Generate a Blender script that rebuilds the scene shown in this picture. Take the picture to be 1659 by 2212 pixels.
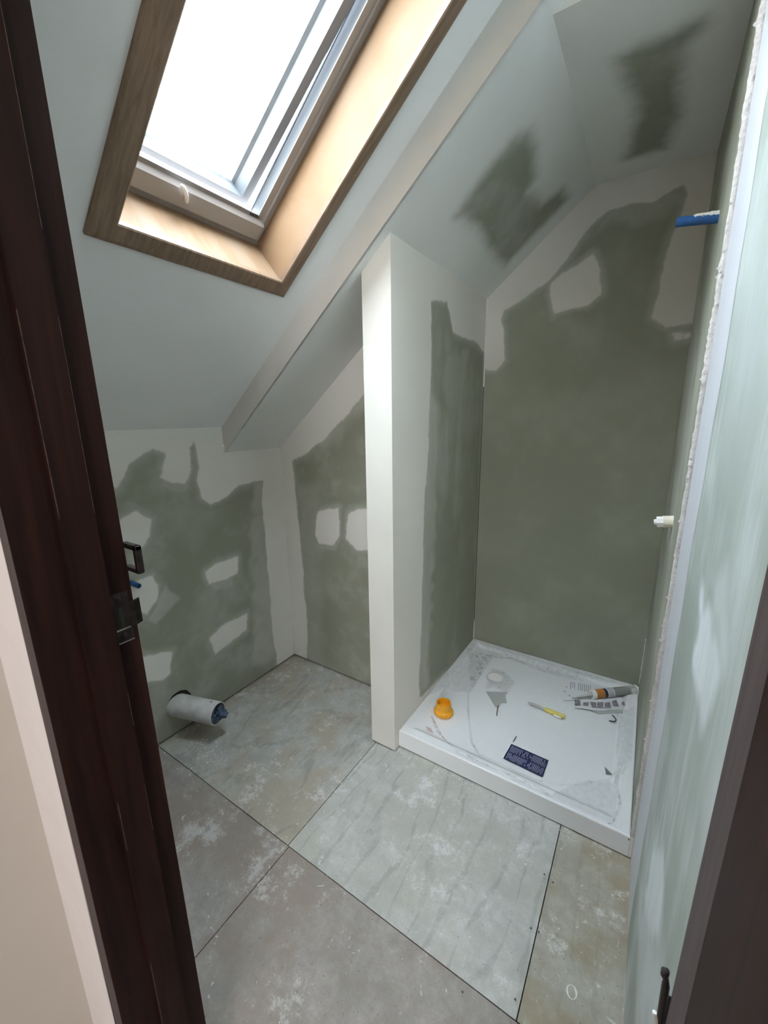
import bpy, math, random
import numpy as np
from mathutils import Matrix, Vector
random.seed(7); rng = np.random.default_rng(11)
col = bpy.context.scene.collection
for o in list(bpy.data.objects): bpy.data.objects.remove(o)

# ------------------------------------------------------------------ camera
FPX = 877.0; PW, PH = 1659.0, 2212.0
F = np.array([-0.53209610, 0.81602548, -0.22577902]); R = np.array([0.83923400, 0.54361337, -0.01306928]); U = np.array([-0.11207163, 0.19643555, 0.97409087])
C = np.array([0.0, 0.0, 1.46])
cd = bpy.data.cameras.new('camera'); cam = bpy.data.objects.new('camera', cd); col.objects.link(cam)
cd.sensor_fit = 'HORIZONTAL'; cd.sensor_width = 36.0; cd.lens = 36.0*FPX/PW; cd.clip_start = 0.01; cd.clip_end = 60
cam.matrix_world = Matrix(((R[0], U[0], -F[0], C[0]), (R[1], U[1], -F[1], C[1]), (R[2], U[2], -F[2], C[2]), (0, 0, 0, 1)))
bpy.context.scene.camera = cam
# ------------------------------------------------------------------ sky, lamps, exposure
SKY = 21.0; HALL = 40.0
w = bpy.data.worlds.new('sky'); bpy.context.scene.world = w; w.use_nodes = True
bg = w.node_tree.nodes['Background']; bg.inputs[0].default_value = (0.82, 0.92, 1.0, 1); bg.inputs[1].default_value = SKY
vs = bpy.context.scene.view_settings
vs.view_transform = 'Standard'; vs.look = 'None'; vs.exposure = 0.86; vs.gamma = 1.0; vs.use_curve_mapping = False
bpy.context.scene.display_settings.display_device = 'sRGB'
def area(name, loc, target, sx, sy, power, color):
    l = bpy.data.lights.new(name, 'AREA'); l.shape = 'RECTANGLE'; l.size = sx; l.size_y = sy; l.energy = power; l.color = color
    o = bpy.data.objects.new(name, l); col.objects.link(o); o.location = loc
    o.rotation_euler = (Vector(target)-Vector(loc)).to_track_quat('-Z', 'Y').to_euler(); return o
area('hall_fill_light', (0.95, -2.2, 1.6), (-0.7, 0.4, 1.1), 1.4, 1.4, HALL, (1.0, 0.985, 0.975))  # added fill light in the unseen hall, no window stands there

# ------------------------------------------------------------------ helpers
def ray(px, py): return F*FPX + R*(px-PW/2) + U*(PH/2-py)
def hit(px, py, ax, val):                     # where the sight line of a pixel meets the plane axis = val
    r = ray(px, py); return C + r*((val-C[ax])/r[ax])
TAN = 0.8092; TH = math.atan(TAN)
XW, YB, YS, XN, XN2, YN, YST = -1.744, 1.6146, 2.258, -0.8075, -0.930, 1.300, 1.2518
Z1, Z2, ZC, XC, YC = 1.4266, 1.3055, 2.450, -0.330, 1.321
XR, XRN, YT, TZ = 0.0917, 0.1042, 1.3375, 0.0886
su = np.array([math.cos(TH), 0, math.sin(TH)]); sv = np.array([0, 1.0, 0]); sw = np.array([-math.sin(TH), 0, math.cos(TH)])
SO = np.array([XW, 0, Z1])
def S(u, v, w_): return SO + su*u + sv*v + sw*w_     # skylight coordinates: up the slope, along it, outward
def onw(px, py, w0):
    r = ray(px, py); t = ((SO+sw*w0-C)@sw)/(r@sw); return C+r*t

def tag(o, label=None, cat=None, group=None, kind=None):
    if label: o['label'] = label
    if cat: o['category'] = cat
    if group: o['group'] = group
    if kind: o['kind'] = kind
    return o
def mesh(name, verts, faces, mats, parent=None, smooth=False, midx=None):
    me = bpy.data.meshes.new(name); me.from_pydata([tuple(map(float, v)) for v in verts], [], faces)
    for m in (mats if isinstance(mats, (list, tuple)) else [mats]): me.materials.append(m)
    if midx is not None:
        for p, i in zip(me.polygons, midx): p.material_index = i
    if smooth:
        for p in me.polygons: p.use_smooth = True
    me.update()
    o = bpy.data.objects.new(name, me); col.objects.link(o)
    if parent: o.parent = parent
    return o
def recalc(o):
    import bmesh
    bm = bmesh.new(); bm.from_mesh(o.data); bmesh.ops.recalc_face_normals(bm, faces=bm.faces); bm.to_mesh(o.data); bm.free(); return o
def bevel(o, w_, seg=2):
    m = o.modifiers.new('bevel', 'BEVEL'); m.width = w_; m.segments = seg; m.limit_method = 'ANGLE'; return o
class MB:
    def __init__(s): s.v = []; s.f = []; s.m = []
    def add(s, v, f, m=0):
        n = len(s.v); s.v += [np.array(a, float) for a in v]; s.f += [tuple(i+n for i in q) for q in f]; s.m += [m]*len(f)
    def hexa(s, p, m=0):  # 8 corners: 4 bottom ccw, 4 top
        s.add(p, [(3,2,1,0),(4,5,6,7),(0,1,5,4),(1,2,6,5),(2,3,7,6),(3,0,4,7)], m)
    def box(s, a, b, m=0):
        (x0,y0,z0),(x1,y1,z1) = a, b
        s.hexa([(x0,y0,z0),(x1,y0,z0),(x1,y1,z0),(x0,y1,z0),(x0,y0,z1),(x1,y0,z1),(x1,y1,z1),(x0,y1,z1)], m)
    def tube(s, pts, rad, n=16, caps=True, m=0, hollow=None):
        pts = [np.array(p, float) for p in pts]; rad = rad if isinstance(rad, (list, tuple)) else [rad]*len(pts)
        base = len(s.v); prev = None
        for i, p in enumerate(pts):
            t = (pts[min(i+1, len(pts)-1)]-pts[max(i-1, 0)])
            if np.linalg.norm(t) < 1e-9: t = np.array([0, 0, 1.0]) if prev is None else np.cross(prev[0], prev[1])
            t = t/np.linalg.norm(t)
            if prev is None:
                a = np.cross(t, [0, 0, 1.0]); a = np.cross(t, [1.0, 0, 0]) if np.linalg.norm(a) < .1 else a
            else: a = prev[0]-t*(prev[0]@t)
            a = a/np.linalg.norm(a); b = np.cross(t, a); prev = (a, b)
            for k in range(n):
                an = 2*math.pi*k/n; s.v.append(p+a*math.cos(an)*rad[i]+b*math.sin(an)*rad[i])
        for i in range(len(pts)-1):
            for k in range(n):
                q = base+i*n; k2 = (k+1) % n
                s.f.append((q+k, q+k2, q+n+k2, q+n+k)); s.m.append(m)
        if caps:
            s.f.append(tuple(base+k for k in reversed(range(n)))); s.m.append(m)
            q = base+(len(pts)-1)*n; s.f.append(tuple(q+k for k in range(n))); s.m.append(m)
    def build(s, name, mats, parent=None, smooth=False, fix=True):
        o = mesh(name, s.v, s.f, mats, parent, smooth, s.m)
        return recalc(o) if fix else o
def empty(name, loc, rz=0.0):
    o = bpy.data.objects.new(name, None); col.objects.link(o); o.location = tuple(map(float, loc)); o.rotation_euler = (0, 0, rz); o.empty_display_size = .05; return o
def reparent(ch, root):        # keep world position
    ch.parent = root; ch.matrix_parent_inverse = (Matrix.Translation(root.location) @ root.rotation_euler.to_matrix().to_4x4()).inverted(); return ch
def sdpoly(P, poly):           # signed distance (m), negative inside; P (n,2)
    poly = np.array(poly, float); n = len(poly); d = np.full(len(P), 1e9); ins = np.zeros(len(P), bool)
    for i in range(n):
        a, b = poly[i], poly[(i+1) % n]; e = b-a; w_ = P-a
        t = np.clip((w_@e)/(e@e+1e-12), 0, 1); q = w_-t[:, None]*e; d = np.minimum(d, (q*q).sum(1))
        c1 = (a[1] <= P[:, 1]) != (b[1] <= P[:, 1])
        with np.errstate(divide='ignore', invalid='ignore'):
            xx = a[0]+(P[:, 1]-a[1])*(b[0]-a[0])/(b[1]-a[1])
        ins ^= c1 & (P[:, 0] < xx)
    return np.where(ins, -np.sqrt(d), np.sqrt(d))
def vnoise(P, sc, seed=0):     # smooth value noise, 2-D
    r = np.random.default_rng(seed).random((257, 257)); Q = P/sc; i = np.floor(Q).astype(int); f = Q-i; f = f*f*(3-2*f)
    a = r[i[:, 0] % 257, i[:, 1] % 257]; b = r[(i[:, 0]+1) % 257, i[:, 1] % 257]; c = r[i[:, 0] % 257, (i[:, 1]+1) % 257]; d = r[(i[:, 0]+1) % 257, (i[:, 1]+1) % 257]
    return (a*(1-f[:, 0])+b*f[:, 0])*(1-f[:, 1])+(c*(1-f[:, 0])+d*f[:, 0])*f[:, 1]
def board(name, P0, Ud, Vd, LU, LV, mat, hard=(), soft=(), th=.012, res=.008, inv=False, wob=.013, label=None, cat='wall'):
    """plasterboard sheet: front face is a fine grid carrying where filler was trowelled on (two attributes)"""
    P0, Ud, Vd = np.array(P0, float), np.array(Ud, float), np.array(Vd, float); N = np.cross(Ud, Vd)
    nu, nv = max(2, int(LU/res)), max(2, int(LV/res))
    gu, gv = np.meshgrid(np.linspace(0, LU, nu+1), np.linspace(0, LV, nv+1), indexing='ij')
    A = np.stack([gu.ravel(), gv.ravel()], 1); V = P0+A[:, :1]*Ud+A[:, 1:]*Vd
    nvt = nv+1; F_ = []
    for i in range(nu):
        for j in range(nv):
            a = i*nvt+j; F_.append((a, a+nvt, a+nvt+1, a+1))
    n0 = len(V); cs = [P0, P0+Ud*LU, P0+Ud*LU+Vd*LV, P0+Vd*LV]
    ring = [0, nu*nvt, nu*nvt+nv, nv]; back = [c-N*th for c in cs]
    V = np.vstack([V, back]); F_.append((n0+3, n0+2, n0+1, n0))
    for k in range(4):
        k2 = (k+1) % 4; V = np.vstack([V, cs[k], cs[k2]]); m_ = len(V)-2; F_.append((m_+1, m_, n0+k, n0+k2))
    o = mesh(name, V, F_, mat)
    nV = len(V); sd = np.full(nV, 1.0); so = np.zeros(nV); AA = np.vstack([A, np.full((nV-len(A), 2), -9.0)])
    def loc(pts):
        out = []
        for px, py in pts:
            r = ray(px, py); t = ((P0-C)@N)/(r@N); q = C+r*t-P0; out.append((q@Ud, q@Vd))
        return out
    for pts in hard: sd = np.minimum(sd, sdpoly(AA, loc(pts)))
    sd = sd+(vnoise(AA, .07, 21)-.5)*wob+(vnoise(AA, .016, 22)-.5)*wob*.35
    if inv: sd = -sd
    sd[n0:] = -.5
    for pts, k, feather in soft:
        d = sdpoly(AA, loc(pts))+(vnoise(AA, .05, 3)-.5)*.05*min(1, feather/.03); so = np.maximum(so, k*np.clip(.5-d/feather, 0, 1))
    for nm, arr in (('filler_edge', sd), ('filler_wash', so)):
        at = o.data.attributes.new(nm, 'FLOAT', 'POINT'); at.data.foreach_set('value', arr.astype(np.float32))
    tag(o, label, cat, kind='structure'); return o

# ------------------------------------------------------------------ materials
def newmat(name):
    m = bpy.data.materials.new(name); m.use_nodes = True; nt = m.node_tree; return m, nt, nt.nodes['Principled BSDF']
def nd(nt, t, **kw):
    n = nt.nodes.new(t)
    for k, v in kw.items():
        if k.startswith('i_'): n.inputs[int(k[2:])].default_value = v
        else: setattr(n, k, v)
    return n
def tex(nt, scale=1.0, coord='Object', sv_=(1, 1, 1), rot=(0, 0, 0), kind='ShaderNodeTexNoise', **kw):
    tc = nd(nt, 'ShaderNodeTexCoord'); mp = nd(nt, 'ShaderNodeMapping'); mp.inputs['Scale'].default_value = sv_; mp.inputs['Rotation'].default_value = rot
    n = nd(nt, kind); nt.links.new(tc.outputs[coord], mp.inputs[0]); nt.links.new(mp.outputs[0], n.inputs['Vector'])
    if 'Scale' in n.inputs: n.inputs['Scale'].default_value = scale
    for k, v in kw.items(): n.inputs[k].default_value = v
    return n
def ramp(nt, src, stops):
    r = nd(nt, 'ShaderNodeValToRGB'); e = r.color_ramp.elements
    while len(e) < len(stops): e.new(.5)
    for el, (p, c) in zip(e, stops): el.position = p; el.color = (*c, 1) if len(c) == 3 else c
    nt.links.new(src, r.inputs[0]); return r.outputs[0]
def mix(nt, f, a, b, mode='MIX'):
    m = nd(nt, 'ShaderNodeMix', data_type='RGBA', blend_type=mode)
    for s, v in ((m.inputs[0], f), (m.inputs[6], a), (m.inputs[7], b)):
        if hasattr(v, 'node'): nt.links.new(v, s)
        elif isinstance(v, (int, float)): s.default_value = v
        else: s.default_value = (*v, 1) if len(v) == 3 else v
    return m.outputs[2]
def mth(nt, op, a, b=None, c=None, clamp=False):
    m = nd(nt, 'ShaderNodeMath', operation=op, use_clamp=clamp)
    for s, v in zip(m.inputs, (a, b, c)):
        if v is None: continue
        if hasattr(v, 'node'): nt.links.new(v, s)
        else: s.default_value = v
    return m.outputs[0]
def mrange(nt, v, a, b, c=0.0, d=1.0, smooth=True):
    m = nd(nt, 'ShaderNodeMapRange', interpolation_type='SMOOTHSTEP' if smooth else 'LINEAR'); nt.links.new(v, m.inputs[0])
    for i, x in zip((1, 2, 3, 4), (a, b, c, d)): m.inputs[i].default_value = x
    return m.outputs[0]
def bump(nt, bs, h, strength=.2, dist=.002):
    b = nd(nt, 'ShaderNodeBump'); b.inputs['Strength'].default_value = strength; b.inputs['Distance'].default_value = dist
    nt.links.new(h, b.inputs['Height']); nt.links.new(b.outputs[0], bs.inputs['Normal'])
def simple(name, c, rough=.5, metal=0.0, var=.0, scale=20, sv_=(1, 1, 1), b=0.0, c2=None, coat=0.0):
    m, nt, bs = newmat(name); bs.inputs['Roughness'].default_value = rough; bs.inputs['Metallic'].default_value = metal
    if coat: bs.inputs['Coat Weight'].default_value = coat
    n = tex(nt, scale, sv_=sv_, Detail=5.0)
    c2 = c2 or tuple(x*(1-var) for x in c)
    nt.links.new(ramp(nt, n.outputs[0], [(.32, c2), (.68, c)]), bs.inputs['Base Color'])
    if b: bump(nt, bs, n.outputs[0], b)
    return m
def plasterboard(name, green, filler, wash=(.62, .63, .59), streak=(1, 1, 1), edge=.006, amp=.016, washk=1.0):
    m, nt, bs = newmat(name)
    a1 = nd(nt, 'ShaderNodeAttribute', attribute_name='filler_edge'); a2 = nd(nt, 'ShaderNodeAttribute', attribute_name='filler_wash')
    n1 = tex(nt, 22, Detail=6.0, Roughness=.65); n2 = tex(nt, 6, sv_=streak, Detail=8.0, Roughness=.7); n3 = tex(nt, 3.0, Detail=3.0)
    sd = mth(nt, 'ADD', a1.outputs['Fac'], mth(nt, 'MULTIPLY', mth(nt, 'SUBTRACT', n1.outputs[0], .5), amp))
    hm = mrange(nt, sd, -edge, edge, 1.0, 0.0)
    fe = mrange(nt, mth(nt, 'ADD', sd, mth(nt, 'MULTIPLY', n2.outputs[0], .05)), .0, .07, .62, 0.0)   # thin feathered filler round each patch
    wm = mth(nt, 'MULTIPLY', a2.outputs['Fac'], mrange(nt, n2.outputs[0], .25, .7, .45, 1.0), clamp=True)
    st = mrange(nt, mth(nt, 'ADD', n2.outputs[0], mth(nt, 'MULTIPLY', mth(nt, 'SUBTRACT', n3.outputs[0], .5), .8)), .42, .85, 0.0, .42*washk)
    g = mix(nt, mrange(nt, n3.outputs[0], .3, .7), green, tuple(x*1.12 for x in green))
    c = mix(nt, mth(nt, 'MAXIMUM', mth(nt, 'MAXIMUM', st, fe), wm), g, wash)
    c = mix(nt, hm, c, mix(nt, mrange(nt, n3.outputs[0], .3, .7), filler, tuple(x*.95 for x in filler)))
    nt.links.new(c, bs.inputs['Base Color']); bs.inputs['Roughness'].default_value = .62; bs.inputs['Specular IOR Level'].default_value = .3
    bump(nt, bs, mth(nt, 'ADD', mth(nt, 'MULTIPLY', hm, .4), n1.outputs[0]), .12, .002)
    return m
GREEN = (.275, .287, .225); FILL = (.78, .77, .72)
M = {}
M['board'] = plasterboard('moisture_board_with_filler', GREEN, FILL, washk=.75)
M['board_b'] = plasterboard('bare_moisture_board', GREEN, (.70, .68, .63), washk=.2)
M['board_v'] = plasterboard('moisture_board_streaked', GREEN, FILL, streak=(1, 1, .18))
M['board_r'] = plasterboard('moisture_board_washed', (.31, .35, .315), (.66, .69, .72), wash=(.68, .73, .75), streak=(1, 1, .12), washk=1.8)
M['ceil'] = plasterboard('ceiling_board', GREEN, (.74, .76, .74), wash=(.52, .54, .52), edge=.04, amp=.03)
M['ceil2'] = simple('ceiling_primer', (.80, .82, .82), .75, var=.04, scale=4)
M['plaster'] = simple('set_plaster', (.78, .775, .74), .7, var=.04, scale=6)
M['rough'] = simple('rough_filler', (.66, .63, .60), .9, var=.25, scale=160, b=.9)
M['void'] = simple('dark_cavity', (.015, .014, .012), .9)
M['grey'] = simple('shell_grey', (.45, .44, .42), .9, var=.1)
def wood(name, c1, c2, sc, sv_, rough=.35, coat=0.0, grain=.4, var2=None):
    m, nt, bs = newmat(name); n = tex(nt, sc, sv_=sv_, Detail=8.0, Roughness=.65, Distortion=.6); big = tex(nt, 2.2, sv_=sv_, Detail=3.0)
    c = ramp(nt, n.outputs[0], [(.3, c1), (.7, c2)])
    if var2: c = mix(nt, mrange(nt, big.outputs[0], .4, .65), c, var2, 'MIX')
    nt.links.new(c, bs.inputs['Base Color']); bs.inputs['Roughness'].default_value = rough; bs.inputs['Coat Weight'].default_value = coat; bs.inputs['Coat Roughness'].default_value = .25; bs.inputs['Specular IOR Level'].default_value = .12
    bump(nt, bs, n.outputs[0], grain*.4, .001); return m
M['mahog'] = wood('dark_red_stained_timber', (.0085, .0042, .004), (.028, .0105, .0075), 9, (6, 6, .35), .55, .0)
M['mahog2'] = wood('worn_grey_brown_timber', (.06, .046, .046), (.10, .078, .077), 14, (6, 6, .5), .6)
M['casing'] = wood('brown_stained_timber', (.17, .115, .078), (.29, .21, .15), 10, (1, 9, 1), .4, .1)
M['casing_u'] = wood('brown_stained_timber_side', (.17, .115, .078), (.29, .21, .15), 10, (1, 9, 1), .4, .1)
M['ply'] = wood('clear_plywood', (.215, .13, .07), (.285, .195, .122), 3, (1, 6, 1), .45, .0, var2=(.28, .205, .145))
M['frame'] = simple('white_lacquered_frame', (.31, .29, .28), .35, var=.03, scale=30, coat=.2)
M['frame2'] = simple('pale_sash', (.25, .245, .26), .35, var=.03, scale=30)
M['bead'] = simple('bead_painted_sky_blue', (.115, .135, .155), .4, var=.03)  # blue cast of the sky painted into sash bead and frame's inner face
M['gasket'] = simple('grey_gasket', (.22, .24, .26), .6, var=.2)
M['white'] = simple('white_plastic', (.85, .85, .84), .3, var=.03)
M['pvc'] = simple('dusty_white_pvc', (.66, .67, .67), .4, var=.3, scale=18, c2=(.48, .47, .46))
M['rag'] = simple('blue_rag', (.10, .15, .24), .9, var=.6, scale=60, b=.6)
M['bluepipe'] = simple('blue_plastic_pipe', (.02, .12, .36), .3, var=.25, scale=40)
M['metal'] = simple('tarnished_metal', (.050, .038, .036), .42, .85, var=.5, scale=60)
M['steel'] = simple('bright_steel', (.40, .37, .35), .3, 1.0, var=.2, scale=60)
M['yellow'] = simple('orange_yellow_plastic', (.90, .42, .02), .35, var=.12, scale=30)
M['yellow2'] = simple('lemon_plastic', (.70, .60, .12), .4, var=.15)
M['navy'] = simple('navy_print', (.018, .022, .09), .4, var=.15)
M['paper'] = simple('white_paper', (.75, .76, .78), .6, var=.05, scale=30)
M['ink'] = simple('grey_ink', (.20, .21, .23), .6, var=.2, scale=60)
M['inkd'] = simple('photo_print', (.13, .12, .14), .5, var=.75, scale=130, c2=(.34, .33, .35))
M['tray'] = simple('white_acrylic', (.84, .86, .88), .18, var=.01, coat=.3)
M['orange'] = simple('orange_label', (.60, .26, .07), .5, var=.3, scale=80)
M['dkgreen'] = simple('dark_sealant', (.03, .045, .035), .4, var=.5, scale=50)
M['red'] = simple('red_print', (.45, .16, .14), .5, var=.4)
M['skin_hall'] = simple('cream_grey_paint', (.54, .49, .44), .6, var=.03, scale=10)
M['strip'] = simple('pale_bare_strip', (.74, .69, .68), .65, var=.05, scale=14)
M['darkm'] = simple('blackened_metal', (.03, .028, .03), .5, .3)
M['hook'] = simple('black_plastic', (.05, .05, .05), .5)
def glass(name, tint=(1, 1, 1), gl=.06, dirt=True):
    m, nt, bs = newmat(name); nt.nodes.remove(bs); out = nt.nodes['Material Output']
    t = nd(nt, 'ShaderNodeBsdfTransparent'); t.inputs[0].default_value = (*tint, 1); g = nd(nt, 'ShaderNodeBsdfGlossy'); g.inputs['Roughness'].default_value = .03
    mx = nd(nt, 'ShaderNodeMixShader'); mx.inputs[0].default_value = gl; nt.links.new(t.outputs[0], mx.inputs[1]); nt.links.new(g.outputs[0], mx.inputs[2]); res = mx.outputs[0]
    if dirt:
        n = tex(nt, 42, Detail=4.0, Roughness=.7); b = tex(nt, 5, Detail=2.0)
        f = mth(nt, 'MULTIPLY', mrange(nt, n.outputs[0], .70, .78), mrange(nt, b.outputs[0], .52, .66)); d = nd(nt, 'ShaderNodeBsdfDiffuse'); d.inputs[0].default_value = (.25, .25, .25, 1)
        m2 = nd(nt, 'ShaderNodeMixShader'); nt.links.new(f, m2.inputs[0]); nt.links.new(res, m2.inputs[1]); nt.links.new(d.outputs[0], m2.inputs[2]); res = m2.outputs[0]
    nt.links.new(res, out.inputs[0]); return m
M['glass'] = glass('skylight_glass')
def clear(name, alpha, c=(.8, .82, .84), rough=.25):
    m, nt, bs = newmat(name); bs.inputs['Base Color'].default_value = (*c, 1); bs.inputs['Alpha'].default_value = alpha; bs.inputs['Roughness'].default_value = rough
    n = tex(nt, 40, Detail=5.0); bump(nt, bs, n.outputs[0], .3, .003); return m
M['clear'] = clear('clear_plastic', .35, (.75, .76, .74))
M['scrap'] = clear('grey_film_scrap', .6, (.60, .62, .60))
def film_mat():
    m, nt, bs = newmat('crinkled_film'); a = nd(nt, 'ShaderNodeAttribute', attribute_name='fold')
    n = tex(nt, 60, Detail=6.0, Roughness=.7)
    f = mth(nt, 'MULTIPLY', mth(nt, 'ADD', a.outputs['Fac'], .06), mrange(nt, n.outputs[0], .3, .7, .6, 1.2), clamp=True)
    nt.links.new(f, bs.inputs['Alpha']); bs.inputs['Base Color'].default_value = (.70, .73, .74, 1); bs.inputs['Roughness'].default_value = .22; bs.inputs['Specular IOR Level'].default_value = .8
    bump(nt, bs, n.outputs[0], .35, .003); return m
M['film'] = film_mat()
def floor_mat(name, c1, c2, dust, grain_rot, grain=1.0, dustk=.5, warm=None, warmk=0.0):
    m, nt, bs = newmat(name)
    wv = tex(nt, 2.6, rot=(0, 0, grain_rot), sv_=(1.5, .40, 1), kind='ShaderNodeTexWave', Distortion=14.0, Detail=4.0); wv.inputs['Detail Scale'].default_value = 1.1; wv.inputs['Detail Roughness'].default_value = .55
    n1 = tex(nt, 7, Detail=12.0, Roughness=.84); n2 = tex(nt, 30, Detail=5.0, Roughness=.65, Distortion=.8); n3 = tex(nt, 2.4, Detail=6.0, Roughness=.62); n4 = tex(nt, 110, Detail=2.0)
    fib = tex(nt, 26, rot=(0, 0, grain_rot), sv_=(3.0, .22, 1), Detail=6.0, Roughness=.7); n5 = tex(nt, 11, Detail=8.0, Roughness=.75, Distortion=.5)
    c = mix(nt, mrange(nt, n1.outputs[0], .38, .62), c1, c2)
    c = mix(nt, mrange(nt, n5.outputs[0], .40, .62, 0.0, .45), c, tuple(x*.80 for x in c1))
    if warm: c = mix(nt, mth(nt, 'MULTIPLY', mrange(nt, n3.outputs[0], .44, .56), warmk), c, warm)
    if grain:
        c = mix(nt, mth(nt, 'MULTIPLY', mth(nt, 'MULTIPLY', mrange(nt, wv.outputs[0], .88, 1.0), mrange(nt, n5.outputs[0], .32, .58)), .34*grain), c, tuple(x*.50 for x in c1))
        c = mix(nt, mrange(nt, fib.outputs[0], .5, .75, 0.0, .25), c, tuple(x*.70 for x in c1))
    c = mix(nt, mth(nt, 'MULTIPLY', mrange(nt, mth(nt, 'ADD', n1.outputs[0], mth(nt, 'MULTIPLY', n3.outputs[0], .35)), .72, .80), dustk), c, dust)
    c = mix(nt, mth(nt, 'MULTIPLY', mrange(nt, n2.outputs[0], .64, .70), .65), c, dust)
    c = mix(nt, mth(nt, 'MULTIPLY', mrange(nt, n4.outputs[0], .66, .72), .5), c, tuple(x*.45 for x in c1))
    nt.links.new(c, bs.inputs['Base Color']); bs.inputs['Roughness'].default_value = .7
    bump(nt, bs, mth(nt, 'ADD', n1.outputs[0], n2.outputs[0]), .25, .002); return m
DUST = (.66, .68, .68)
M['ply_a'] = floor_mat('dusty_plywood_cross', (.38, .38, .35), (.48, .49, .47), DUST, math.pi/2, 1.0, .6, (.37, .32, .245), .75)
M['ply_b'] = floor_mat('dusty_plywood_long', (.43, .44, .41), (.53, .54, .52), DUST, 0, 1.0, .7, (.44, .42, .36), .4)
M['ply_c'] = floor_mat('stained_plywood', (.36, .34, .28), (.44, .43, .38), DUST, 0, .5, .6, (.30, .25, .17), .8)
M['chip'] = floor_mat('dusty_particleboard', (.28, .255, .235), (.38, .352, .33), DUST, 0, 0.0, .45, (.27, .215, .18), .6)

# ------------------------------------------------------------------ floor
fb = MB(); G = .0015; YJ = .7506
def sheet(x0, x1, y0, y1, m): fb.box((x0+G, y0+G, -.019), (x1-G, y1-G, 0), m)
sheet(-1.90, -.9116, YJ, 1.80, 0); sheet(-.9116, -.1187, YJ, 2.35, 1); sheet(-.1187, .28, YJ, 2.35, 2)
sheet(-1.90, -.9053, .14, YJ, 3); sheet(-.9053, .28, .14, YJ, 3); sheet(-2.6, 1.4, -2.5, .14, 3)
fb.box((-2.7, -2.6, -.08), (1.5, 2.5, -.022), 4)
tag(fb.build('floor', [M['ply_a'], M['ply_b'], M['ply_c'], M['chip'], M['void']]), 'dusty floor of butted plywood and particleboard sheets', 'floor', kind='structure')

# ------------------------------------------------------------------ walls
def crop(s, ox, oy, pts): return [(ox+x/s, oy+y/s) for x, y in pts]
c3 = lambda pts: crop(2.552, 200, 850, pts); c2 = lambda pts: crop(1.931, 800, 0, pts); c6 = lambda pts: crop(2.186, 1280, 1200, pts); c5 = lambda pts: crop(2.765, 1280, 400, pts)
board('wall_left', (XW, .14, .012), (0, 1, 0), (0, 0, 1), 1.50, 1.55, M['board'],
      hard=[c3([(60,-60),(60,480),(130,530),(165,470),(195,400),(250,352),(330,300),(400,330),(385,430),(370,470),(430,500),(510,500),(545,420),(540,300),(560,270),(590,420),(580,480),(600,580),(650,612),(740,570),(800,510),(940,480),(935,600),(950,800),(970,1000),(990,1300),(1022,1492),(1150,1560),(1100,1200),(1060,400),(1060,-60)]),
            c3([(160,690),(240,650),(330,690),(310,790),(260,860),(200,850),(100,750)]), c3([(620,985),(700,930),(795,905),(800,990),(740,1020),(640,1050)]),
            c3([(645,1350),(720,1280),(855,1210),(850,1300),(760,1370),(680,1435)]), c3([(180,1060),(330,1000),(370,1060),(350,1140),(300,1230),(200,1190)]),
            c3([(250,1450),(440,1425),(425,1510),(435,1545),(390,1580),(260,1600)])],
      soft=[(c3([(200,605),(335,640),(325,760),(200,860)]), .5, .03), (c3([(600,960),(620,1070),(665,1095),(770,1060),(810,980)]), .55, .02), (c3([(300,1250),(400,1060),(490,1130),(350,1265)]), .6, .012),
            (c3([(360,430),(360,520),(440,555),(510,545),(560,430)]), .5, .02), (c3([(600,1080),(730,1140),(700,1280),(560,1300)]), .30, .08), (c3([(420,560),(700,640),(560,850),(420,760)]), .25, .10), (c3([(280,1600),(420,1560),(440,1640),(330,1900)]), .45, .08), (c3([(880,480),(880,1500),(1040,1500),(1000,480)]), .55, .05)],
      label='low knee wall at the left, green board with white filler patches')
board('wall_bay', (XW-.02, YB, .012), (1, 0, 0), (0, 0, 1), .92, 2.1, M['board'],
      hard=[c3([(900,-500),(900,1600),(1180,1500),(1185,1300),(1165,1050),(1135,700),(1118,520),(1100,370),(1180,330),(1290,240),(1400,120),(1500,0),(1800,-400),(1700,-900)]),
            c3([(1240,650),(1355,630),(1358,780),(1330,835),(1250,830),(1225,780)]), c3([(1410,660),(1470,635),(1620,635),(1620,860),(1460,865),(1395,800)])],
      soft=[(c3([(1225,640),(1365,625),(1370,800),(1335,855),(1240,845),(1215,790)]), .4, .015), (c3([(1120,500),(1260,500),(1260,1500),(1140,1500)]), .35, .08), (c3([(1100,300),(1550,-200),(1550,60),(1200,380)]), .45, .07)],
      label='rear wall of the low bay behind the white post')
board('wall_back', (XN+.002, YS, .006), (1, 0, 0), (0, 0, 1), .92, 2.6, M['board_b'],
      hard=[c2([(420,1250),(560,1292),(640,1240),(750,1165),(830,1070),(920,945),(1000,872),(1090,850),(1180,845),(1260,790),(1300,770),(1330,800),(1290,900),(1255,1000),(1210,1200),(1178,1320),(1235,1362),(1330,1350),(1500,1360),(1700,600),(1700,300),(1000,500),(850,700),(600,1000),(400,1180)]),
            c2([(380,1200),(560,1290),(548,1340),(562,1500),(520,1545),(478,1535),(470,1545),(380,1560)]),
            c2([(757,1180),(800,1140),(925,1065),(950,1110),(960,1230),(900,1270),(765,1308),(750,1230)]), c2([(1262,1390),(1300,1386),(1300,1416),(1268,1418)]), c2([(1308,1390),(1360,1384),(1350,1410),(1306,1414)])],
      soft=[(c2([(990,850),(1300,800),(1240,900),(1000,940),(900,1020)]), .45, .06), (c2([(800,1330),(960,1360),(940,1460),(820,1440)]), .18, .08), (c2([(1240,1000),(1320,800),(1230,1000),(1180,1320)]), .5, .06)],
      label='rear wall of the shower recess, bare green board with a filler band')
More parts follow.
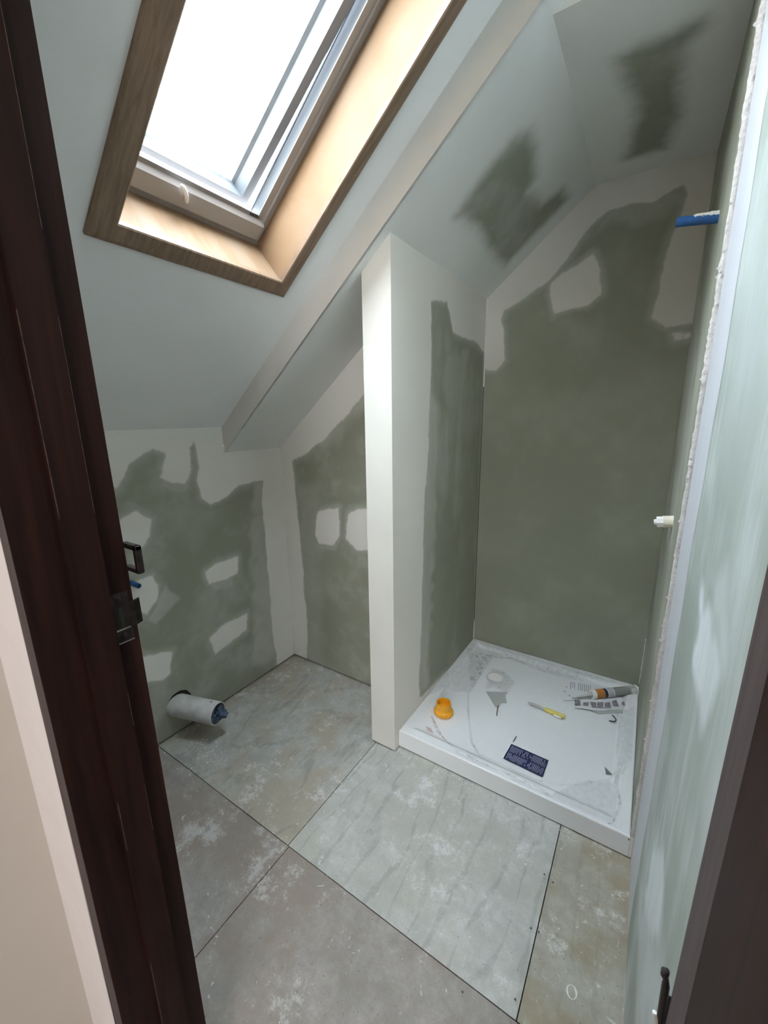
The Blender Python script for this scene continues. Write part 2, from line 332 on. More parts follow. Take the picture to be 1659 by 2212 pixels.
# nib wall between toilet bay and shower: end face, shower face, bay face
nibf = board('wall_partition', (XN2, YN, .008), (1, 0, 0), (0, 0, 1), XN-XN2, 2.25, M['board'], hard=[[(600,0),(1000,0),(1000,1800),(600,1800)]], res=.03,
      label='white filled end of the thin partition standing like a post')
board('wall_partition_side', (XN, YN+.0121, .008), (0, 1, 0), (0, 0, 1), YS-YN-.0145, 2.25, M['board_v'], inv=True,
      hard=[[(930,648),(966,652),(978,715),(1030,742),(1046,760),(1046,800),(1034,1100),(1024,1390),(905,1510),(905,1480),(912,1300),(916,1100),(926,950),(932,800)]],
      soft=[([(915,700),(950,900),(935,1200),(925,1480),(900,1520),(905,1100)], .65, .05), ([(960,760),(1010,760),(1000,900),(960,880)], .35, .06)],
      label='left wall of the shower, cream filler strip then streaked green board')
mb = MB(); mb.box((XN2+.0, YN+.013, .008), (XN2+.012, YB+.02, 2.2)); mb.box((XN2+.02, YN+.02, 0), (XN-.02, YS+.1, 2.2), 1)
tag(mb.build('wall_partition_bay', [M['plaster'], M['void']]), 'bay side of the thin partition and its dark core', 'wall', kind='structure')
board('wall_right', (XRN, .20, -.001), (0, 0, 1), (0, 1, 0), 3.05, YT-.20+.0005, M['board_r'],
      hard=[[hit_ for hit_ in []] or [(1478,1200),(1499,1200),(1660,200),(1680,0),(1640,0),(1570,500)]] if False else [],
      soft=[(c6([(510,150),(560,260),(590,420),(595,560),(560,700),(530,820),(490,700),(475,500),(500,300)]), 1.0, .04), (c6([(290,1350),(335,1400),(340,1560),(325,1750),(280,1860),(250,1800),(245,1600)]), 1.0, .05),
            (c6([(560,100),(640,20),(650,400),(640,600),(600,560)]), .6, .06), (c6([(330,500),(300,900),(240,1300),(300,1200),(370,800)]), .35, .05), (c5([(900,0),(1300,0),(1300,900),(1000,1500),(800,1500),(860,900)]), .45, .20), (c6([(470,1500),(560,1000),(700,500),(740,700),(560,1500)]), .45, .10), (c6([(220,1500),(330,1900),(330,2300),(200,2300)]), .6, .08)],
      label='near right wall, green board smeared with pale filler strokes')
board('wall_shower_right', (XR, YT, .006), (0, 0, 1), (0, 1, 0), 3.0, YS-YT+.02, M['board_v'], th=.0125,
      soft=[([(1540,300),(1620,0),(1600,0),(1490,700),(1440,1180),(1450,1190),(1500,800)], .5, .03)], label='right wall of the shower, a second green board layer')
# smooth filler strip on the near wall beside the board edge
def strip_pts(y0, y1, z0, z1, x, n): return [(x, y0 if s == 0 else y1, z0+(z1-z0)*i/n) for i in range(n+1) for s in (0, 1)]
n = 60; V = []
for i in range(n+1):
    z = 3.0*i/n; a = 1.09+.012*math.sin(z*7)+.006*math.sin(z*23)
    V += [(XRN-.0004, a, z), (XRN-.0018, a+.03, z), (XRN-.0020, YT-.03, z), (XRN-.0035, YT+.0002, z)]
Fc = [(i*4+k, i*4+k+1, i*4+k+5, i*4+k+4) for i in range(n) for k in range(3)]
M['stripf'] = simple('smooth_filler', (.60, .62, .66), .5, var=.05, scale=25, sv_=(1, 1, .15))
tag(recalc(mesh('trim_1', V, Fc, M['stripf'], smooth=True)), 'smooth pale filler strip running up the right wall beside the board edge', 'filler strip', kind='structure')
# rough filler bead on the exposed edge of the shower board
n = 900; V = []; k = 7; zz = np.linspace(0, 2.8, n+1)
nz = [vnoise(np.stack([zz, np.full(n+1, .07*j)], 1), .045, 5) for j in range(k)]; nf = [vnoise(np.stack([zz, np.full(n+1, .013*j)], 1), .009, 6) for j in range(k)]
for i in range(n+1):
    z = .095+zz[i]
    for j in range(k):
        a = math.pi*j/(k-1); r = .0052+.0035*(nz[j][i]-.4)+.003*(nf[j][i]-.5)
        if nf[j][i] > .88 and nz[j][i] > .5: r += .004
        V.append(((XR+XRN)/2-.001-math.cos(a)*(r+.0016), YT-.0008-math.sin(a)*r*.55, z))
Fc = [(i*k+j, i*k+j+1, (i+1)*k+j+1, (i+1)*k+j) for i in range(n) for j in range(k-1)]
tag(recalc(mesh('trim_2', V, Fc, M['rough'], smooth=True)), 'rough crumbly filler bead on the exposed board edge beside the shower', 'filler bead', kind='structure')
# filler closing the top of the shower corner above the open joint, ragged sealant line below on the right corner
mb = MB(); mb.tube([(XN+.002, YS-.002, 1.62), (XN+.002, YS-.002, 2.08)], .004, 8); mb.tube([(XN+.002, YS-.001, .09), (XN+.0025, YS-.001, .17), (XN+.002, YS-.001, .22)], [.004, .003, .001], 8)
tag(mb.build('trim_3', M['plaster']), 'filler in the left rear corner of the shower', 'filler strip', kind='structure')
mb = MB(); pts = [(XR-.001+random.uniform(-.001, .001), YS-.002, .1+.26*i/14) for i in range(15)]; mb.tube(pts, [.0025+random.uniform(-.001, .0012) for _ in pts], 6)
tag(mb.build('trim_4', M['plaster']), 'thin white sealant line in the right rear corner of the shower', 'sealant line', kind='structure')

# ------------------------------------------------------------------ ceilings
def slopeboard(name, y0, y1, u0, u1, zoff, mat, **kw):
    P = SO+su*u0+np.array([0, y0, zoff])
    return board(name, P, (0, 1, 0), su, y1-y0, u1-u0, mat, cat='ceiling', **kw)
# upper slope with the skylight hole
def slab_hole(name, v0, v1, u0, u1, hv0, hv1, hu0, hu1, th, mats, **kw):
    vs_, us_ = [v0, hv0, hv1, v1], [u0, hu0, hu1, u1]; m_ = MB()
    for a in range(3):
        for b in range(3):
            if a == 1 and b == 1: continue
            m_.hexa([S(us_[b], vs_[a], 0), S(us_[b+1], vs_[a], 0), S(us_[b+1], vs_[a+1], 0), S(us_[b], vs_[a+1], 0), S(us_[b], vs_[a], th), S(us_[b+1], vs_[a], th), S(us_[b+1], vs_[a+1], th), S(us_[b], vs_[a+1], th)])
    return tag(m_.build(name, mats), **kw, kind='structure')
slab_hole('ceiling', .15, YST+.012, -.05, 2.47, .566, 1.110, .778, 1.987, .20, M['ceil2'], label='upper sloping ceiling around the skylight', cat='ceiling')
slopeboard('ceiling_lower', YST, YS+.03, -.03, 2.6, Z2-Z1, M['ceil'], th=.02, inv=True,
    hard=[c2([(355,900),(480,720),(600,575),(665,540),(692,620),(690,740),(660,800),(720,845),(800,790),(830,830),(700,960),(560,1115),(490,1040),(450,960),(400,930)])], label='lower sloping ceiling with dark bare patch over the shower')
mb = MB(); d = Z1-Z2
mb.hexa([S(-.05, YST-.0005, -d*math.cos(TH)), S(2.6, YST-.0005, -d*math.cos(TH)), S(2.6, YST+.011, -d*math.cos(TH)+.0), S(-.05, YST+.011, -d*math.cos(TH)), S(-.05, YST-.0005, .02), S(2.6, YST-.0005, .02), S(2.6, YST+.011, .02), S(-.05, YST+.011, .02)])
M['step'] = simple('cream_board_face', (.72, .70, .66), .65, var=.06, scale=5)
tag(mb.build('ceiling_step', M['step']), 'narrow cream step face between upper and lower sloping ceilings', 'ceiling', kind='structure')
board('ceiling_flat', (XC-.004, YC, ZC), (0, 1, 0), (1, 0, 0), YS-YC+.02, .47, M['ceil'], th=.012, inv=True,
    hard=[c2([(1010,240),(1100,195),(1230,150),(1400,60),(1420,90),(1310,200),(1300,480),(1240,620),(1060,672),(1075,560),(1110,500),(1090,400),(1050,320)])], label='small flat ceiling over the shower with dark bare green patch', cat='ceiling')
mb = MB(); mb.hexa([(XC-.004, YC, ZC), (.12, YC, ZC), (.12, YC+.012, ZC), (XC-.004, YC+.012, ZC), (XC+.65, YC, ZC+.53), (.12, YC, 3.0), (.12, YC+.012, 3.0), (XC+.65, YC+.012, ZC+.53)])
mb = MB(); mb.add([(XC-.006, YC-.001, ZC-.0005), (.12, YC-.001, ZC-.0005), (.12, YC-.001, ZC+.38), (XC-.004, YC+.012, ZC), (.12, YC+.012, ZC), (.12, YC+.012, ZC+.37)], [(0,1,2),(5,4,3),(0,3,4,1),(1,4,5,2),(2,5,3,0)])
tag(mb.build('ceiling_bulkhead', M['plaster']), 'cream bulkhead face above the flat shower ceiling', 'ceiling', kind='structure')

# ------------------------------------------------------------------ door wall, hall
YF, YH = .290, .157
def xl(z): return -.6645-.0136*z
def xr(z): return .050+.0075*z
ZH = 2.10
mb = MB(); mb.box((XW-.02, YH, 0), (-.735, YF, 3.0)); mb.box((.112, YH, 0), (1.35, YF, 3.0)); mb.box((-.735, YH, ZH+.035), (.112, YF, 3.0)); mb.box((-2.6, YH, 0), (XW-.02, YF, 3.0))
tag(mb.build('wall_front', M['skin_hall']), 'cream painted wall around the doorway', 'wall', kind='structure')
mb = MB(); mb.box((-.862, YH-.0012, .0), (-.712, YH, 2.2))
tag(mb.build('trim_5', M['strip']), 'pale bare strip on the hall wall where the architrave was', 'wall strip', kind='structure')
mb = MB(); mb.box((-.882, -2.5, 0), (-.862, YH, 2.6)); mb.box((1.35, -2.5, 0), (1.37, .3, 2.6)); mb.box((-.882, -2.52, 0), (1.37, -2.5, 2.6)); mb.box((-.882, -2.52, 2.45), (1.37, YH, 2.47))
tag(mb.build('wall_hall', M['skin_hall']), 'hall walls and ceiling behind the doorway', 'wall', kind='structure')
door = empty('door_1', (-.30, YF, 0)); tag(door, 'dark red stained timber door frame without its door', 'door frame', kind='structure')
def jamb(side):
    m_ = MB(); f = xl if side < 0 else xr; t = .035*side
    def seg(y0, y1, off, mat, back=None):
        z0, z1 = 0, ZH; a = [(f(z)-side*off, z) for z in (z0, z1)]; b = [(f(z)+t, z) for z in (z0, z1)]
        m_.hexa([(a[0][0], y0, z0), (b[0][0], y0, z0), (b[0][0], y1, z0), (a[0][0], y1, z0), (a[1][0], y0, z1), (b[1][0], y0, z1), (b[1][0], y1, z1), (a[1][0], y1, z1)], mat)
    return m_, seg
m_, seg = jamb(-1)
seg(YH, YF, 0, 0); seg(YH-.0006, YH, 0, 1)
jl = reparent(m_.build('door_jamb', [M['mahog'], M['mahog2']]), door)
m_, seg = jamb(-1); seg(.211, .2545, .012, 0)
z = .05
while z < 1.95:
    L1 = random.uniform(.03, .30)
    if random.random() < .72:
        for yy in ((.2108,) if random.random() < .5 else (.2535,) if random.random() < .5 else (.2108, .2535)):
            q = lambda a, b, c_: (xl(a)+.0122+b, yy+c_, a); wd = random.uniform(.0005, .0011)
            m_.hexa([q(z, -.002, 0), q(z, .0002, 0), q(z, .0002, wd), q(z, -.002, wd), q(z+L1, -.002, 0), q(z+L1, .0002, 0), q(z+L1, .0002, wd), q(z+L1, -.002, wd)], 1)
    z += L1+random.uniform(.01, .12)
reparent(m_.build('door_stop', [M['mahog'], simple('worn_bare_edge', (.085, .045, .03), .7, var=.7, scale=120)]), door)
m_, seg = jamb(1); seg(YH, .2475, 0, 0); seg(.2475, YF, -.0006, 1); bevel(reparent(m_.build('door_jamb', [M['mahog'], M['mahog2']]), door), .0015)
m_ = MB(); m_.box((xl(ZH)-.03, YH, ZH), (.105, YF, ZH+.035)); m_.box((xl(ZH), .211, ZH-.012), (.06, .2545, ZH)); reparent(m_.build('door_head', M['mahog']), door)
# strike plate with curved lip, box and screw
def SP(y, z, o=0): return (xl(z)+.0+o, y, z)
m_ = MB(); zc = 1.16
m_.hexa([SP(.2555,1.112,0), SP(.2555,1.112,.0016), SP(.283,1.112,.0016), SP(.283,1.112,0), SP(.2555,1.196,0), SP(.2555,1.196,.0016), SP(.283,1.196,.0016), SP(.283,1.196,0)])
m_.hexa([SP(.280,1.134,0), SP(.280,1.134,.0022), SP(YF+.001,1.134,.003), SP(YF+.001,1.134,.001), SP(.280,1.176,0), SP(.280,1.176,.0022), SP(YF+.001,1.176,.003), SP(YF+.001,1.176,.001)])
m_.hexa([SP(YF,1.134,0), SP(YF,1.134,.003), SP(YF+.010,1.134,-.004+.003), SP(YF+.010,1.134,-.004), SP(YF,1.176,0), SP(YF,1.176,.003), SP(YF+.010,1.176,-.001), SP(YF+.010,1.176,-.004)])
sp = reparent(m_.build('strike_plate', M['metal']), door); tag(sp, 'tarnished metal strike plate with lip')
m_ = MB(); m_.hexa([SP(.2585,1.137,.0015), SP(.2585,1.137,.0019), SP(.272,1.137,.0019), SP(.272,1.137,.0015), SP(.2585,1.172,.0015), SP(.2585,1.172,.0019), SP(.272,1.172,.0019), SP(.272,1.172,.0015)])
for a, b in (((.256,1.1335),(.279,1.136)), ((.2565,1.1335),(.2578,1.16)), ((.258,1.1115),(.282,1.1135))):
    m_.hexa([SP(a[0],a[1],.0016), SP(a[0],a[1],.003), SP(b[0],a[1],.003), SP(b[0],a[1],.0016), SP(a[0],b[1],.0016), SP(a[0],b[1],.003), SP(b[0],b[1],.003), SP(b[0],b[1],.0016)], 1)
q = reparent(m_.build('latch_opening', [M['void'], M['steel']]), sp)
q.parent = sp; q.matrix_parent_inverse = Matrix.Identity(4)
for zz in (1.123, 1.186):
    m_ = MB(); x = xl(zz); m_.tube([(x+.0015, .270, zz), (x+.0032, .270, zz)], [.0045, .003], 14); m_.tube([(x+.0033, .270, zz), (x+.0034, .270, zz)], [.0013, .0013], 8, m=1)
    q = m_.build('screw', [M['metal'], M['void']]); q.parent = sp
# latch keeper bracket beyond the frame edge
m_ = MB(); x0 = -.668
def bar(a, b, w1, w2): m_.box(a, b)
X0, X1, ya, yb = -.692, -.6475, YF, YF+.010
m_.box((X0, ya, 1.264), (X1, yb, 1.272)); m_.box((X1-.009, ya, 1.228), (X1, yb, 1.272)); m_.box((X0, ya, 1.226), (X1-.001, yb, 1.233))
kp = bevel(reparent(m_.build('latch_keeper', M['metal']), door), .0015); tag(kp, 'square metal latch keeper bracket')
# lower hinge knuckle at the right
hx, hy = .0555, YF+.004
m_ = MB(); P_ = [hit(x, y, 1, hy) for x, y in ((1424, 2216), (1430, 2180), (1438, 2128), (1439, 2116))]; m_.tube(P_, [.0026, .0026, .0026, .0018], 14)
P_ = [hit(x, y, 1, hy) for x, y in ((1439, 2117), (1435, 2106), (1437, 2099), (1443, 2097))]; m_.tube(P_, [.0018, .0026, .0028, .0015], 12); q_ = hit(1450, 2110, 1, YF); m_.box((xr(1.0), YF, .94), (xr(1.0)+.02, YF+.0012, q_[2]-.02))
hg = reparent(m_.build('hinge', M['darkm'], smooth=False), door); tag(hg, 'dark hinge knuckle')
# hidden shell: cavities behind the boards stay dark, ends closed
mb = MB()
mb.box((XW-.16, .2, -.02), (XW-.15, 1.9, .3)); mb.box((XW-.16, YB+.08, -.02), (XN2+.03, YB+.09, .3)); mb.box((XN-.05, YS+.08, -.02), (.3, YS+.09, 1.9)); mb.box((XRN+.09, .29, -.02), (XRN+.1, YS+.1, 2.9)); mb.box((XW-.15, .2, .28), (XW-.013, 1.9, .3)); mb.box((XW-.15, YB+.013, .28), (XN2, YB+.08, .3))
mb.box((-.1, .15, 2.95), (.3, 2.4, 3.0))
tag(mb.build('wall_cavity', M['void']), 'dark stud cavity behind the boards', 'wall', kind='structure')

# ------------------------------------------------------------------ skylight
win = empty('window_1', S(1.38, .84, 0)); tag(win, 'roof skylight with brown timber casing, plywood lining and white sash', 'skylight', kind='structure')
def loop(u0, u1, v0, v1, ins, w_, fb_=1.0, wslope=0.0, ft=1.0):
    a, b, c_, d_ = u0+ins*fb_, u1-ins*ft, v0+ins, v1-ins
    ww = lambda u: w_-(u-.87)*wslope
    return [S(a, c_, ww(a)), S(b, c_, ww(b)), S(b, d_, ww(b)), S(a, d_, ww(a))]
def ringmesh(name, rect, prof, mats, midx=None, fb_=1.0, wslope=0.0, closed=True, parent=win):
    m_ = MB(); L = [loop(*rect, i_, w_, fb_, wslope) for i_, w_ in prof]; n_ = len(L)
    for i in range(n_ if closed else n_-1):
        A, B = L[i], L[(i+1) % n_]
        for k_ in range(4):
            k2 = (k_+1) % 4; m_.add([A[k_], A[k2], B[k2], B[k_]], [(0, 1, 2, 3)], (midx[i] if midx else 0))
    o = m_.build(name, mats, fix=closed); return reparent(o, parent)
# casing: four mitred boards on the ceiling
cu0, cu1, cv0, cv1, cw = .741, 2.03, .5195, 1.1415, .0555
outer = [(cu0, cv0), (cu1, cv0), (cu1, cv1), (cu0, cv1)]; inner = [(cu0+cw, cv0+cw+.0015), (cu1-cw, cv0+cw+.0015), (cu1-cw, cv1-cw+.008), (cu0+cw, cv1-cw+.008)]
prof = [(0, 0), (0, -.010), (.08, -.014), (.22, -.0165), (.80, -.018), (.94, -.018), (1.0, -.015), (1.0, 0)]
for k_, nm in ((0, 'casing'), (1, 'casing'), (2, 'casing'), (3, 'casing')):
    k2 = (k_+1) % 4; m_ = MB(); rings = []
    for e in (k_, k2):
        o_, i_ = np.array(outer[e]), np.array(inner[e]); rings.append([S(*(o_+(i_-o_)*t), ww) for t, ww in prof])
    n_ = len(prof); vv = rings[0]+rings[1]
    m_.add(vv, [(j, (j+1) % n_, n_+(j+1) % n_, n_+j) for j in range(n_)]+[tuple(range(n_)), tuple(range(2*n_-1, n_-1, -1))])
    reparent(m_.build(nm, M['casing'] if k_ in (0, 2) else M['casing_u']), win)
# plywood lining boards
LU0, LU1, LV0, LV1 = .792, 1.975, .579, 1.0985
def plank(a0, a1, b0, b1, w0, w1): m_ = MB(); m_.hexa([S(a0, b0, w0), S(a1, b0, w0), S(a1, b1, w0), S(a0, b1, w0), S(a0, b0, w1), S(a1, b0, w1), S(a1, b1, w1), S(a0, b1, w1)]); return m_
for nm, a in (('lining_board', (LU0-.011, LU0, LV0, LV1, .004, .185)), ('lining_board', (LU1, LU1+.011, LV0, LV1, .004, .185)), ('lining_board', (LU0-.011, LU1+.011, LV1, LV1+.011, .004, .185)), ('lining_board', (LU0-.011, LU1+.011, LV0-.011, LV0, .004, .185))):
    reparent(plank(*a).build(nm, M['ply']), win)
# fixed frame
FU0, FU1, FV0, FV1 = .7995, 1.975, .582, 1.0955
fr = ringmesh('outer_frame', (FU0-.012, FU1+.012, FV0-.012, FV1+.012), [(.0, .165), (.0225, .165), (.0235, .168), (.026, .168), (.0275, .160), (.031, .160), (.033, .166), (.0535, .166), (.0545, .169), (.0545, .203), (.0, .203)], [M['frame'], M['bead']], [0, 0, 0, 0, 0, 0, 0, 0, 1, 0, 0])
ringmesh('frame_gasket', (FU0, FU1, FV0, FV1), [(.038, .2035), (.0445, .2035), (.0445, .208), (.038, .208)], M['gasket'], parent=fr); 
# ventilation flap on the bottom rail
pu = [(.813, .165), (.813, .152), (.8615, .150), (.8735, .163), (.8735, .170)]
m_ = MB(); v0_, v1_ = FV0+.012, 1.0795; n_ = len(pu); vv = [S(a, v0_, b) for a, b in pu]+[S(a, v1_, b) for a, b in pu]
m_.add(vv, [(j, (j+1) % n_, n_+(j+1) % n_, n_+j) for j in range(n_)]+[tuple(range(n_)), tuple(range(2*n_-1, n_-1, -1))])
flap = reparent(m_.build('ventilation_flap', M['frame']), win)
m_ = MB(); m_.hexa([S(a, b, c_) for c_ in (.1635, .166) for a, b in ((.8735, v0_), (.885, v0_), (.885, 1.062), (.8735, 1.062))])
m3_ = MB(); m3_.hexa([S(a, b, c_) for c_ in (.1655, .2) for a, b in ((.862, v0_), (.8735, v0_), (.8735, 1.062), (.862, 1.062))]); reparent(m3_.build('flap_seal', M['frame']), win)
gr = reparent(m_.build('flap_groove', simple('grey_groove', (.20, .19, .185), .5)), win)
# maker's plate
pp = [onw(*p, .157) for p in ((540, 457), (558, 465), (557.5, 472), (539, 464))]; up = -sw
m_ = MB(); m_.hexa([p for p in pp]+[p+up*.0012 for p in pp]); pl = reparent(m_.build('name_plate', simple('grey_plate', (.02, .021, .025), .4)), win)
# handle
h0, h1 = onw(403, 437, .146), onw(392, 399, .128)
m_ = MB(); mid = (h0+h1)/2+np.array([.006, .004, .0])+up*.006
pts = [(1-t)**2*h0+2*t*(1-t)*mid+t*t*h1 for t in np.linspace(0, 1, 12)]
m_.tube(pts, [.004, .0055, .0058, .0058, .0058, .006, .0062, .0066, .007, .0072, .0066, .003], 12)
hd = m_.build('handle', M['white'], smooth=True); reparent(hd, win)
hub = onw(409, 438, .150); m_ = MB(); m_.tube([hub-up*.002, hub+up*.004, hub+up*.010, hub+up*.013], [.0085, .0085, .007, .003], 16); q = m_.build('hub', M['white'], smooth=True); q.parent = hd; q.matrix_parent_inverse = hd.matrix_parent_inverse.copy()
# opening sash, pushed slightly outward at the bottom
SR = (.873, 1.93, .640, 1.042); sl = .053; SW = .221
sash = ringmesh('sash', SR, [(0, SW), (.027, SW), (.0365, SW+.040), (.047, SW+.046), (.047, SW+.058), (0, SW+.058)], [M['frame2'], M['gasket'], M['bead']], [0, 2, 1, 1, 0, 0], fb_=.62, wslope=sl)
L_ = loop(*SR, .044, SW+.050, .62, sl); L2 = [p+sw*.004 for p in L_]; m_ = MB(); m_.hexa(L_+L2)
q = m_.build('pane', M['glass']); q.parent = sash; q.matrix_parent_inverse = sash.matrix_parent_inverse.copy()

# ------------------------------------------------------------------ shower tray
tray = empty('shower_tray', ((XN+XR)/2, (YT+YS)/2, 0)); tag(tray, 'square white shower tray filling the recess behind the post', 'shower tray')
x0, x1, y0, y1 = XN+.0005, XR-.0005, YT, YS-.0005
def rect(i, z): return [(x0+i, y0+i, z), (x1-i, y0+i, z), (x1-i, y1-i, z), (x0+i, y1-i, z)]
L = [rect(.003, .002), rect(0, .006), rect(0, TZ-.005), rect(.0015, TZ-.0015), rect(.005, TZ), rect(.040, TZ), rect(.050, TZ-.003), rect(.062, TZ-.012), rect(.075, TZ-.015)]
m_ = MB()
for A, B in zip(L, L[1:]):
    for k_ in range(4): k2 = (k_+1) % 4; m_.add([A[k_], A[k2], B[k2], B[k_]], [(0, 1, 2, 3)])
m_.add(L[-1], [(0, 1, 2, 3)]); m_.add(L[0], [(3, 2, 1, 0)])
tb = reparent(m_.build('basin', M['tray']), tray)
TF = TZ-.015
dp = hit(1069, 1464, 2, TF); dr = empty
m_ = MB(); m_.tube([dp+[0,0,.0], dp+[0,0,.003], dp+[0,0,.004]], [.047, .047, .044], 40); m_.tube([dp+[0,0,.004], dp+[0,0,.0055]], [.036, .034], 40, m=1)
reparent(m_.build('drain_cover', [M['pvc'], M['white']], smooth=False), tray)
m_ = MB(); q_ = hit(1358.5, 1813, 1, YT); m_.tube([(q_[0], YT+.001, q_[2]), (q_[0], YT-.002, q_[2])], .0022, 10); reparent(m_.build('screw', M['hook']), tray)

# protective film over the tray
NU = 225; gx, gy = np.meshgrid(np.linspace(x0+.003, x1-.003, NU), np.linspace(y0+.004, y1-.002, NU), indexing='ij'); A = np.stack([gx.ravel(), gy.ravel()], 1)
edge = np.minimum(np.minimum(A[:, 0]-x0, x1-A[:, 0]), np.minimum(A[:, 1]-y0, y1-A[:, 1]))
base = np.where(edge < .045, TZ, TF+(TZ-TF)*np.clip((.085-edge)/.04, 0, 1)); hgt = base+.0018+.0015*vnoise(A, .03, 1)+.0006*vnoise(A, .008, 2); fold = np.zeros(len(A))
c4 = lambda pts: [tuple(hit(840+x/2.86, 1320+y/2.86, 2, TZ-.006)[:2]) for x, y in pts]
def ridge(pts, h, wd, k, seed=0):
    P = c4(pts); d = np.full(len(A), 9.0)
    for a, b in zip(P, P[1:]):
        a, b = np.array(a), np.array(b); e = b-a; q = A-a; t = np.clip(q@e/(e@e), 0, 1); d = np.minimum(d, np.hypot(*(q-t[:, None]*e).T))
    d = np.abs(d+(vnoise(A, .06, 9)-.5)*.008)
    g = np.exp(-(d/wd)**2); return g*h, g*k
for pts, h, wd, k in [([(265,650),(300,730),(350,810),(430,880),(560,950),(700,1010),(860,1080),(1000,1160)], .009, .0045, .45),
        ([(490,500),(490,620),(510,800),(560,890),(700,960),(850,1030),(970,1060),(1150,1070),(1370,1030),(1410,990),(1430,870)], .006, .004, .35),
        ([(1430,950),(1400,1060),(1425,1200),(1380,1330),(1340,1330)], .009, .0055, .45), ([(1010,1160),(1100,1090),(1240,1050)], .006, .004, .35),
        ([(480,240),(650,270),(500,500),(330,460)], .006, .0035, .25), ([(500,240),(520,400),(500,500)], .004, .003, .2), ([(640,280),(760,290),(860,330),(960,370),(1060,400)], .010, .006, .5), ([(540,190),(700,240),(900,290),(1100,350),(1400,430)], .012, .008, .35),
        ([(220,545),(340,480),(500,500)], .005, .003, .25), ([(350,320),(260,500),(130,650)], .007, .005, .3), ([(1420,640),(1410,960)], .004, .003, .25), ([(1480,930),(1440,1020)], .004, .003, .3)]:
    a_, b_ = ridge(pts, h, wd, k); hgt = hgt+a_*.7; fold = np.maximum(fold, b_*.8)
def area_fold(pts, k, fe):
    global fold
    d = sdpoly(A, c4(pts)); fold = np.maximum(fold, k*.85*np.clip(.5-d/fe, 0, 1))
area_fold([(480,240),(650,270),(500,500),(500,380)], .34, .006); area_fold([(230,540),(340,400),(480,300),(520,400),(500,500),(340,480)], .22, .01)
area_fold([(1010,1165),(1100,1095),(1250,1050),(1370,1040),(1410,1100),(1425,1200),(1380,1330)], .22, .01); area_fold([(1420,630),(1520,600),(1500,930),(1410,1000)], .22, .01)
area_fold([(600,470),(640,350),(720,370),(780,430),(730,500),(650,460)], .28, .02); area_fold([(500,170),(640,260),(1060,400),(1400,450),(1000,330)], .28, .03)
Fq = [(i*NU+j, (i+1)*NU+j, (i+1)*NU+j+1, i*NU+j+1) for i in range(NU-1) for j in range(NU-1)]
fo = mesh('protective_film', np.column_stack([A, hgt]), Fq, M['film'], smooth=True); at = fo.data.attributes.new('fold', 'FLOAT', 'POINT'); at.data.foreach_set('value', fold.astype(np.float32))
tag(fo, 'crinkled clear protective film lying over the white shower tray', 'plastic film')
# torn wisps of film standing up along the tray edges
for px, py, dx, hh, lab in ((962, 1437, .012, .05, 'small torn wisp of clear film at the left tray edge'), (1353, 1472, .02, .035, 'lump of torn film at the right rear tray corner')):
    p = hit(px, py, 2, TZ); m_ = MB(); nn = 6
    for i in range(nn):
        a = random.uniform(0, 6.28); b = p+np.array([math.cos(a)*dx, math.sin(a)*dx, 0])*.6; t_ = p+np.array([random.uniform(-.01, .01), random.uniform(-.01, .005), hh*random.uniform(.5, 1)])
        m_.add([b, b+np.array([.008, .006, .0]), t_, t_+np.array([.004, 0, -.006])], [(0, 1, 3, 2)])
    tag(m_.build('film_scrap', M['scrap'], fix=False), lab, 'film scrap')

ZF = TF+.004
def flat(name, px, z, mat, th=.0006, parent=None, zz=None):
    P = [hit(x, y, 2, z) for x, y in px]; m_ = MB(); n_ = len(P)
    m_.add([p for p in P]+[p+np.array([0, 0, th]) for p in P], [tuple(range(n_-1, -1, -1)), tuple(range(n_, 2*n_))]+[(i, (i+1) % n_, n_+(i+1) % n_, n_+i) for i in range(n_)])
    o = m_.build(name, mat); return o
# navy sticker with rows of fine print
st = empty('sticker', hit(1136, 1643, 2, ZF)); tag(st, 'navy blue sticker with fine white print on the tray', 'sticker')
Q = [(1104.5, 1607), (1185, 1642.5), (1172, 1679), (1087, 1638)]
reparent(flat('label_sheet', Q, ZF, M['navy']), st)
Pq = [hit(x, y, 2, ZF+.0007) for x, y in Q]
def bil(s, t): return (Pq[0]*(1-s)+Pq[1]*s)*(1-t)+(Pq[3]*(1-s)+Pq[2]*s)*t
M['print'] = simple('pale_print', (.50, .53, .66), .5)
for t0, t1 in ((.08, .46), (.54, .92)):
    m_ = MB(); m_.add([bil(.045, t0), bil(.047, t0), bil(.047, t1), bil(.045, t1)], [(0, 1, 2, 3)])
    for i in range(26):
        s_ = .05+.9*i/25
        if .50 < s_ < .60: s_ += .0
        t = t0
        while t < t1-.03:
            L1 = random.uniform(.05, .16)
            if random.random() < (.85 if not .46 < s_ < .62 else .35):
                t2 = min(t+L1, t1); m_.add([bil(s_, t), bil(s_+.012, t), bil(s_+.012, t2), bil(s_, t2)], [(0, 1, 2, 3)])
            t += L1+.02
    reparent(m_.build('print_column', M['print'], fix=False), st)
tag(flat('plastic_strip', [(1107.0, 1602.5), (1108.5, 1603), (1116.5, 1591), (1115, 1590.5)], ZF+.0005, M['hook']), 'thin dark strip lying just beyond the navy sticker', 'strip')
